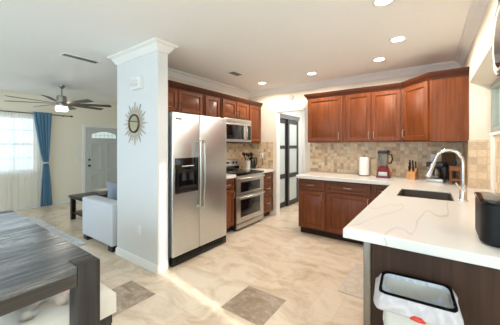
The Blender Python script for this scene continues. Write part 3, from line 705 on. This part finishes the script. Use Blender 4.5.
t = thing('utensil_crock', 'cream utensil crock beside the range', 'crock', (-2.915, 3.99, ZC))
MB().lathe([(.050, 0), (.052, .005), (.055, .16), (.057, .165), (.050, .165), (.047, .01), (.0, .008)], n=24, cap=False).obj('pot', 'crock', t)
rnd = random.Random(3)
for k in range(6):
    a = k * 1.05 + .3; tx, ty = .075 * math.cos(a), .075 * math.sin(a); b = MB()
    p0 = Vector((.022 * math.cos(a), .022 * math.sin(a), .014)); p1 = Vector((tx * .5, ty * .5, .16)); p2 = Vector((tx, ty, .24 + .03 * rnd.random()))
    b.tube([p0, p1 * .92 + p0 * .08, p2], .005, 6)
    q_ = (p2 - p1).normalized(); b.tube([p2 - q_ * .01, p2 + q_ * .015, p2 + q_ * .045, p2 + q_ * .07], [.006, .024, .026, .010], 8)
    o = b.obj('cooking_utensil', 'black'); o.location = (-2.915, 3.99, ZC); tag(o, 'black cooking utensil standing in the cream crock', 'utensil', 'utensils in the crock')
t = thing('kettle', 'dark electric kettle with black handle right of the utensil crock', 'kettle', (-2.93, 4.17, ZC))
MB().lathe([(.075, 0), (.076, .015), (.07, .02)], n=24).obj('power_base', 'black', t)
MB().lathe([(.07, .021), (.072, .03), (.062, .13), (.052, .205), (.045, .215), (.02, .222), (.012, .235)], n=28).obj('kettle_body', plain('dark_steel', (70, 68, 70), .25, 1.0), t)
MB().tube([(.045, .0, .205), (.09, 0, .215), (.112, 0, .19), (.108, 0, .10), (.085, 0, .06)], .011, 10).obj('handle', 'black', t)
MB().loft([[(-.045, -.02, .15), (-.045, .02, .15), (-.045, .012, .20), (-.045, -.012, .20)], [(-.085, -.008, .195), (-.085, .008, .195), (-.08, .008, .208), (-.08, -.008, .208)]]).obj('spout', 'black', t)
o = MB().tube([(-2.87, 4.19, ZC + .006), (-2.79, 4.23, ZC + .02), (-2.76, 4.29, ZC + .10), (-2.775, 4.305, ZC + .19), (-2.80, 4.306, 1.187)], .004, 8).obj('power_cord', 'rubber'); tag(o, 'thin cord looping from the kettle up to the tile outlet', 'cord')

# black appliance on the peninsula
t = thing('countertop_appliance', 'black rounded countertop appliance with glossy top at right edge of peninsula', 'appliance', (.188, 1.545, ZC))
def app(i):
    r = .075; pts = []
    x0, x1, y0, y1 = i, .30 - i, i, .285 - i
    for (cx, cy, a0) in ((x0 + r, y0 + .045, 270),):
        pass
    pl = []
    for (cx, cy, a0, rr_) in ((x0 + .05, y0 + .06, 180, .055), (x1 - .05, y0 + .06, 270, .055), (x1 - .03, y1 - .03, 0, .03), (x0 + .03, y1 - .03, 90, .03)):
        for k in range(7): a = math.radians(a0 + 90 * k / 6); pl.append((cx + rr_ * math.cos(a), cy + rr_ * math.sin(a)))
    return pl
MB().loft([[(x, y, z) for x, y in app(i)] for i, z in ((.006, .006), (.0, .014), (.0, .186), (.004, .192))]).obj('housing', 'appblack', t)
MB().loft([[(x, y, z) for x, y in app(i)] for i, z in ((-.004, .193), (-.005, .197), (-.004, .206), (.004, .209))]).obj('top_panel', 'glossblack', t)
MB().box(.07, .24, -.0085, -.004, .012, .035, .002).obj('front_strip', 'greytrim', t)
MB().loft([[(x, y, z) for x, y in app(.012)] for z in (0, .0055)]).obj('foot_ring', 'rubber', t)

# ------------------------------------------------------------------ trash can with bag, in front of the end panel
t = thing('trash_can', 'open white kitchen trash can lined with a white drawstring bag', 'trash can', (-.058, 1.305, 0), .07)
RW, RD, RZ = .256, .198, .755
def tl(w_, d_, z, j=0.0, seed=0):
    r_ = random.Random(seed); base = rrect(w_, d_, .03, 5, 0, 0, z)
    if not j: return base
    n_ = len(base); ph = [r_.random() * 6.28 for _ in range(4)]; out = []
    for i, (x, y, zz) in enumerate(base):
        a = 2 * PI * i / n_; s_ = sum(math.sin((3 + 2 * k) * a + ph[k]) / (k + 1.5) for k in range(4)) * j
        L_ = math.hypot(x, y); out.append((x * (1 + s_ / L_), y * (1 + s_ / L_), zz + s_ * 1.2))
    return out
MB().loft([tl(.19, .135, 0), tl(.20, .145, .01), tl(.236, .172, .70), tl(.236, .172, .735)], True, False).obj('can_body', 'canbody', t)
MB().loft([tl(RW + .012, RD + .012, RZ - .010), tl(RW + .013, RD + .013, RZ - .002), tl(RW + .009, RD + .009, RZ + .002), tl(RW - .001, RD - .001, RZ + .002), tl(RW - .004, RD - .004, RZ - .010)], False, False).obj('rim', 'rimblack', t)
MB().loft([tl(RW + .004, RD + .004, RZ - .004), tl(RW + .022, RD + .018, RZ - .010, .002, 1), tl(RW + .040, RD + .030, RZ - .03, .004, 1), tl(RW + .052, RD + .036, RZ - .052, .006, 2), tl(RW + .048, RD + .030, RZ - .070, .008, 2), tl(RW + .022, RD + .014, RZ - .078, .007, 2)], False, False).obj('bag_skirt', 'bag', t)
MB().loft([tl(RW - .012, RD - .012, RZ - .004), tl(RW - .022, RD - .022, RZ - .06, .007, 4), tl(RW - .045, RD - .045, RZ - .16, .014, 5), tl(RW - .08, RD - .07, RZ - .30, .018, 6), tl(RW - .12, RD - .11, RZ - .42, .008, 7)], False, True).obj('bag_lining', 'baginner', t)
MB().tube([(-.02, -RD / 2 - .016, RZ - .070), (-.005, -RD / 2 - .020, RZ - .064), (.015, -RD / 2 - .020, RZ - .066), (.03, -RD / 2 - .014, RZ - .074)], [.004, .010, .010, .004], 8).obj('drawstring', 'redplastic', t)
o = MB().box(-.72, -.38, 2.42, 3.12, 0.0005, .008, .003).obj('kitchen_mat', 'mat'); tag(o, 'pale patterned mat on the floor in front of the sink', 'mat')

# ------------------------------------------------------------------ stub wall decor
t = thing('sunburst_mirror', 'round sunburst mirror with metal spikes on the stub wall', 'mirror', (-2.815, 1.6295, 1.625))
MB().lathe([(.0885, -.018), (.0885, -.012)], n=36, axis='Y').obj('mirror_disc', 'mirror', t)
MB().lathe([(.088, 0), (.112, 0), (.112, -.02), (.102, -.03), (.090, -.022), (.088, -.012)], n=40, axis='Y', cap=False).obj('frame', 'brass', t)
for k in range(24):
    a = 2 * PI * k / 24; L_ = .25 if k % 2 == 0 else .205; wd = .019
    ca, sa = math.cos(a), math.sin(a); P_ = lambda r_, o_, y: (r_ * ca - o_ * sa, y, r_ * sa + o_ * ca)
    MB().loft([[P_(.108, -wd, -.004), P_(L_, -.004, -.004), P_(L_, .004, -.004), P_(.108, wd, -.004)], [P_(.108, -wd, -.010), P_(L_, -.004, -.008), P_(L_, .004, -.008), P_(.108, wd, -.010)]]).obj('spike', 'champagne', t)
t = thing('door_chime', 'white louvred door chime box high on the stub wall', 'door chime', (-2.735, 1.6295, 2.075))
MB().box(-.085, .085, -.055, 0, -.065, .065, .004).obj('cover', 'whiteplastic', t)
for z in (-.03, .0, .03): MB().loft([[(x, -.0552, z - .004), (x, -.074, z - .014), (x, -.074, z - .010), (x, -.0552, z + .012)] for x in (-.075, .075)]).obj('louvre', 'whiteplastic', t)
o = MB().lathe([(.048, 0), (.048, -.008), (.040, -.014), (.02, -.015)], n=28, axis='Y').obj('smoke_detector', plain('dimmed_white_plastic', (196, 188, 174), .5)); o.location = (-2.14, YB - .0005, 2.27); tag(o, 'round white smoke detector on the wall over the hall opening', 'smoke detector')  # white plastic darkened to offset glare from the nearby ceiling light
t = thing('wall_mirror', 'round silver-framed mirror hanging beside the sink window', 'mirror', (XR - .001, 2.015, 1.985))
MB().lathe([(.165, -.004), (.213, -.004), (.213, -.012), (.204, -.018), (.195, -.013), (.185, -.018), (.165, -.014)], n=48, axis='X', cap=False).obj('frame', 'mirrorframe', t)
MB().lathe([(.172, -.008), (.172, -.014)], n=48, axis='X').obj('mirror_disc', 'mirror', t)
MB().box(-.02, -.001, -.012, .012, .205, .235, .003).obj('hanger', 'darknickel', t)

# ------------------------------------------------------------------ ceiling fittings
def downlight(loc, label):
    t = thing('recessed_light', label, 'ceiling light', loc)
    MB().lathe([(.060, -.004), (.074, -.006), (.082, -.003), (.082, 0), (.060, 0)], n=32, cap=False).obj('trim_ring', 'whiteplastic', t)
    MB().lathe([(.060, -.003), (.060, -.0005)], n=32).obj('lens', 'lamp', t)
    l = light('downlight', 'SPOT', (loc[0], loc[1], loc[2] - .035), LAMP_W, (1.0, 0.90, 0.785), spot_size=math.radians(172), spot_blend=.3, shadow_soft_size=.06)
    return t
CL = CZ - .0005
downlight((-.30, 2.18, CL), 'lit recessed ceiling light nearest the camera above the peninsula')
downlight((-.29, 3.05, CL), 'lit recessed ceiling light above the sink, second nearest')
downlight((-.55, 3.63, CL), 'lit recessed ceiling light in front of the double-door back cabinet')
downlight((-1.50, 3.73, CL), 'lit recessed ceiling light in front of the leftmost back wall cabinet')
downlight((-2.45, 3.79, CL), 'lit recessed ceiling light farthest left, before the microwave run')
def vent(loc, L_, w_, label, rot, n):
    t = thing('ceiling_vent', label, 'vent', loc, rot)
    MB().cells([-L_ / 2, -L_ / 2 + .02, L_ / 2 - .02, L_ / 2], [-w_ / 2, -w_ / 2 + .02, w_ / 2 - .02, w_ / 2], lambda i, j: not (i == 1 and j == 1), -.008, 0, lambda u, v, w2: (u, v, w2)).obj('frame', 'whiteplastic', t)
    MB().box(-L_ / 2 + .02, L_ / 2 - .02, -w_ / 2 + .02, w_ / 2 - .02, -.002, -.0005).obj('duct', 'rubber', t)
    for k in range(n):
        x = -L_ / 2 + .02 + (L_ - .04) * (k + .5) / n
        MB().box(x - .006, x + .006, -w_ / 2 + .02, w_ / 2 - .02, -.007, -.003).obj('louvre', 'greytrim', t)
vent((-3.63, 1.375, CL), .43, .14, 'long white slotted ceiling vent between fan and stub wall', R90, 16)
vent((-2.46, 3.05, CL), .26, .16, 'small grey ceiling vent above the range', R90, 9)

FC = (-5.56, 1.79)
t = thing('ceiling_fan', 'large brushed nickel ceiling fan with slim dark blades and lit drum', 'ceiling fan', (FC[0], FC[1], CZ - .001))
MB().lathe([(.052, 0), (.052, -.02), (.035, -.05), (.015, -.06)], n=28).obj('canopy', 'fanmetal', t)
MB().tube([(0, 0, -.055), (0, 0, -.20)], .013, 10).obj('downrod', 'fanmetal', t)
MB().lathe([(.025, -.19), (.072, -.198), (.078, -.206), (.078, -.31), (.06, -.335), (.055, -.375), (.075, -.38), (.08, -.39)], n=32).obj('motor_housing', 'fanmetal', t)
MB().lathe([(.088, -.391), (.094, -.395), (.094, -.462), (.084, -.474)], n=32).obj('lamp_drum', 'fanlamp', t)
for k in range(8):
    a = 2 * PI * k / 8 + .22
    b = MB().loft([[(.062, -.03, -.335), (.062, .03, -.345), (.062, .03, -.340), (.062, -.03, -.330)], [(.25, -.055, -.328), (.25, .055, -.350), (.25, .055, -.345), (.25, -.055, -.323)],
                   [(.79, -.062, -.326), (.79, .055, -.352), (.79, .055, -.347), (.79, -.062, -.321)], [(.81, -.04, -.331), (.81, .045, -.350), (.81, .045, -.345), (.81, -.04, -.326)]])
    b.xform(Matrix.Rotation(a, 4, 'Z')).obj('blade', 'fanblade', t)
light('fan_lamp_light', 'POINT', (FC[0], FC[1], 1.93), 4, (1.0, 0.93, 0.82), shadow_soft_size=.13)

# ------------------------------------------------------------------ curtains
def cloth(name, m, u_at, z0, z1, nf, amp, x, nz=24, nu=90):
    """hanging folds on a wall facing +x; u_at(z) -> (y0, y1)"""
    b = MB(); g = []
    for j in range(nz + 1):
        z = z0 + (z1 - z0) * j / nz; a0, a1 = u_at(z); row = []
        for i in range(nu + 1):
            s_ = i / nu; sq_ = (a1 - a0)
            row.append(b.b.verts.new((x + amp * math.sin(2 * PI * nf * s_ + .3 * math.sin(3 * z)) + amp * .3 * math.sin(2 * PI * nf * 2.3 * s_ + 1), a0 + sq_ * s_, z)))
        g.append(row)
    for j in range(nz):
        for i in range(nu): b.b.faces.new((g[j][i], g[j][i + 1], g[j + 1][i + 1], g[j + 1][i]))
    return b.obj(name, m, ang=80)
t = thing('curtain_rod', 'thin dark curtain rod with finial above the living room window', 'curtain rod', (XL + .09, .3, 2.065))
MB().tube([(0, -1.3, 0), (0, 2.13, 0)], .011, 10).obj('rod', 'darknickel', t)
MB().lathe([(.008, 2.13), (.02, 2.14), (.022, 2.16), (.010, 2.185)], (0, 0, 0), 14, 'Y').obj('finial', 'darknickel', t)
for yy in (-.9, 2.0): MB().tube([(-.089, yy, -.01), (-.03, yy, -.01), (0, yy, -.008)], .007, 8).obj('bracket', 'darknickel', t)
lp = lambda a, b_, f_: a + (b_ - a) * max(0, min(1, f_))
def drape_u(z):
    if z > .98: f_ = ((z - .98) / 1.1) ** .8; return lp(1.905, 1.73, f_), lp(2.0, 2.06, f_)
    f_ = ((.98 - z) / .95) ** .7; return lp(1.905, 1.85, f_), lp(2.0, 2.07, f_)
o = cloth('drape', 'blue', drape_u, .03, 2.10, 5, .022, XL + .13); tag(o, 'blue drape gathered by a tieback right of living room window', 'curtain')
sd = o.modifiers.new('thickness', 'SOLIDIFY'); sd.thickness = .004
o2 = MB().lathe([(.062, -.012), (.068, -.012), (.068, .012), (.062, .012)], (0, 0, 0), 24, cap=False); o2 = o2.obj('tieback', 'crock', o)
o2.location = (XL + .13, 1.953, .985); o2.scale = (.7, .95, 1)
o = cloth('sheer_curtain', 'sheer', lambda z: (-.7, 1.40), .02, 2.06, 15, .011, XL + .042, 16, 160); tag(o, 'sheer white curtain covering the left of the living room window', 'curtain')
o = cloth('sheer_curtain', 'sheer', lambda z: (1.34, 1.88), .02, 2.06, 5, .009, XL + .066, 16, 80); tag(o, 'narrow sheer white curtain next to the blue drape', 'curtain')
outlet('white light switch on living room wall left of the front door, the upper one', (XL + .0005, 2.62, 1.32), R90, kind='switch')
outlet('white double switch plate below the upper switch by the front door', (XL + .0005, 2.62, 1.02), R90, w_=.11, kind='switch')

# ------------------------------------------------------------------ living room furniture
t = thing('sofa', 'pale grey sofa with black block feet behind the stub wall', 'sofa', (-4.19, 1.60, 0))
MB().box(0, .88, 0, .20, .07, .615, .022, 3).obj('arm', 'sofa', t); MB().box(0, .88, 1.85, 2.05, .07, .615, .022, 3).obj('arm', 'sofa', t)
MB().box(.02, .86, .201, 1.849, .07, .30, .01).obj('base', 'sofa', t)
MB().box(.64, .88, .201, 1.849, .301, .80, .04, 3).obj('backrest', 'sofa', t)
for y0 in (.204, 1.027): MB().box(-.005, .64, y0, y0 + .82, .302, .45, .035, 3).obj('seat_cushion', 'sofa', t)
for x in (.02, .755):
    for y in (.015, 1.955): MB().box(x, x + .11, y, y + .08, 0, .069).obj('foot', 'black', t)
def pillow(cx, cy, cz, w_, h_, th, rx, rz, label, m):
    b = MB(); n = 10; V = {}
    for sd_ in (-1, 1):
        for i in range(n + 1):
            for j in range(n + 1):
                u, v = i / n * 2 - 1, j / n * 2 - 1
                if sd_ == 1 and (i in (0, n) or j in (0, n)): V[(1, i, j)] = V[(-1, i, j)]; continue
                e_ = (1 - u ** 4) * (1 - v ** 4); pin = 1 - .10 * (1 - abs(u)) * abs(v) ** 3
                V[(sd_, i, j)] = b.b.verts.new((u * w_ / 2 * (1 - .08 * (1 - abs(v))*abs(u)), sd_ * th / 2 * e_ ** .55, v * h_ / 2 * (1 - .08 * (1 - abs(u))*abs(v))))
        for i in range(n):
            for j in range(n):
                q4 = [V[(sd_, i, j)], V[(sd_, i + 1, j)], V[(sd_, i + 1, j + 1)], V[(sd_, i, j + 1)]]
                b.b.faces.new(q4 if sd_ < 0 else q4[::-1])
    o = b.obj('throw_pillow', m, ang=80); o.location = (cx, cy, cz); o.rotation_euler = (rx, 0, rz); tag(o, label, 'pillow'); return o
pillow(-3.80, 1.965, .665, .36, .38, .13, -.25, -R90 - .35, 'grey throw pillow on the sofa peeking past the stub wall', 'pillow')
t = thing('coffee_table', 'black coffee table with a low shelf between sofa and window', 'coffee table', (-5.48, 1.87, 0))
MB().box(0, .72, 0, 1.15, .405, .45, .004).obj('tabletop', 'espresso', t)
for x in (.02, .63):
    for y in (.02, 1.06): MB().box(x, x + .07, y, y + .07, 0, .405, .003).obj('leg', 'espresso', t)
MB().box(.03, .69, .03, 1.12, .12, .145, .003).obj('shelf', 'espresso', t)
o = MB().lathe([(.05, 0), (.055, .012), (.10, .045), (.17, .085), (.175, .09), (.165, .088), (.09, .05), (.03, .022)], n=32).obj('bowl', 'crock'); o.location = (-5.03, 2.28, .4505); tag(o, 'wide shallow cream bowl on the black coffee table', 'bowl')
o = MB().box(-6.25, -3.90, -.4, 1.55, .0005, .014, .004).obj('area_rug', 'rug'); tag(o, 'light grey mottled area rug on the living room floor beyond the table', 'rug')

# ------------------------------------------------------------------ dining table and bench
TX0, TX1, TY0, TY1, TZ = -3.24, -1.45, -.40, .642, .76
t = thing('dining_table', 'large weathered grey-brown wooden dining table with flush square legs', 'dining table', ((TX0 + TX1) / 2, (TY0 + TY1) / 2, 0))
HX, HY = (TX1 - TX0) / 2, (TY1 - TY0) / 2; LW = .107; AP = .098
us = [-HX, -HX + LW + .004, HX - LW - .004, HX]; vs_ = [-HY, -HY + LW + .004, HY - LW - .004, HY]
MB().cells(us, vs_, lambda i, j: i == 1 or j == 1, TZ - .035, TZ, lambda u, v, w_: (u, v, w_)).obj('tabletop', 'table', t, smooth=False)
for sx in (-1, 1):
    for sy in (-1, 1):
        x0, y0 = (HX - LW if sx > 0 else -HX), (HY - LW if sy > 0 else -HY)
        MB().box(x0, x0 + LW, y0, y0 + LW, 0, TZ, .003).obj('leg', 'table_z', t)
for sx in (-1, 1): x0 = HX - .032 if sx > 0 else -HX; MB().box(x0, x0 + .032, -HY + LW + .004, HY - LW - .004, TZ - AP, TZ - .0352).obj('apron', 'table_y', t)
for sy in (-1, 1): y0 = HY - .032 if sy > 0 else -HY; MB().box(-HX + LW + .004, HX - LW - .004, y0, y0 + .032, TZ - AP, TZ - .0352).obj('apron', 'table_z', t)
t = thing('bench', 'cream tufted bench with dark wooden base tucked under the dining table', 'bench', (-2.235, .545, 0))
BW, BD = 1.34, .48; b = MB(); nx, ny = 120, 44; g = []
tuft = [((.585 if j % 2 == 0 else .485) - .20 * i, -.155 + .075 * j) for j in range(5) for i in range(6)]
for i in range(nx + 1):
    row = []
    for j in range(ny + 1):
        x, y = -BW / 2 + BW * i / nx, -BD / 2 + BD * j / ny
        ed = min(BW / 2 - abs(x), BD / 2 - abs(y)); z = .52 - .05 * max(0, 1 - ed / .08) ** 2
        for (px, py) in tuft:
            d2 = math.hypot(x - px, y - py); z -= .045 * math.exp(-(d2 / .020) ** 2) + .006 * math.exp(-(d2 / .05) ** 2)
        for sg in (1, -1):
            c_ = (x - .585) / .2 + sg * (y + .155) / .15; c_ = abs(c_ - round(c_))
            if -.17 < y < .16 and x < .60: z -= .009 * math.exp(-(c_ / .10) ** 2)
        row.append(b.b.verts.new((x, y, z)))
    g.append(row)
for i in range(nx):
    for j in range(ny): b.b.faces.new((g[i][j], g[i + 1][j], g[i + 1][j + 1], g[i][j + 1]))
ring = [g[i][0] for i in range(nx + 1)] + [g[nx][j] for j in range(1, ny + 1)] + [g[i][ny] for i in range(nx - 1, -1, -1)] + [g[0][j] for j in range(ny - 1, 0, -1)]
low = [b.b.verts.new((v.co.x, v.co.y, .355)) for v in ring]
for k in range(len(ring)): j = (k + 1) % len(ring); b.b.faces.new((ring[k], low[k], low[j], ring[j]))
b.b.faces.new(low[::-1]); b.obj('cushion', 'cream_uph', t, ang=60)
for (px, py) in tuft: MB().lathe([(.009, -.004), (.010, .002), (.004, .006)], (px, py, .456), 10).obj('button', 'cream_uph', t)
MB().box(-BW / 2 + .015, BW / 2 - .015, -BD / 2 + .015, BD / 2 - .015, .29, .354, .004).obj('base_frame', 'table_z', t)
for sx in (-1, 1):
    for sy in (-1, 1): x0, y0 = sx * (BW / 2 - .05), sy * (BD / 2 - .05); MB().box(x0 - .03, x0 + .03, y0 - .03, y0 + .03, 0, .2895).obj('leg', 'table_z', t)
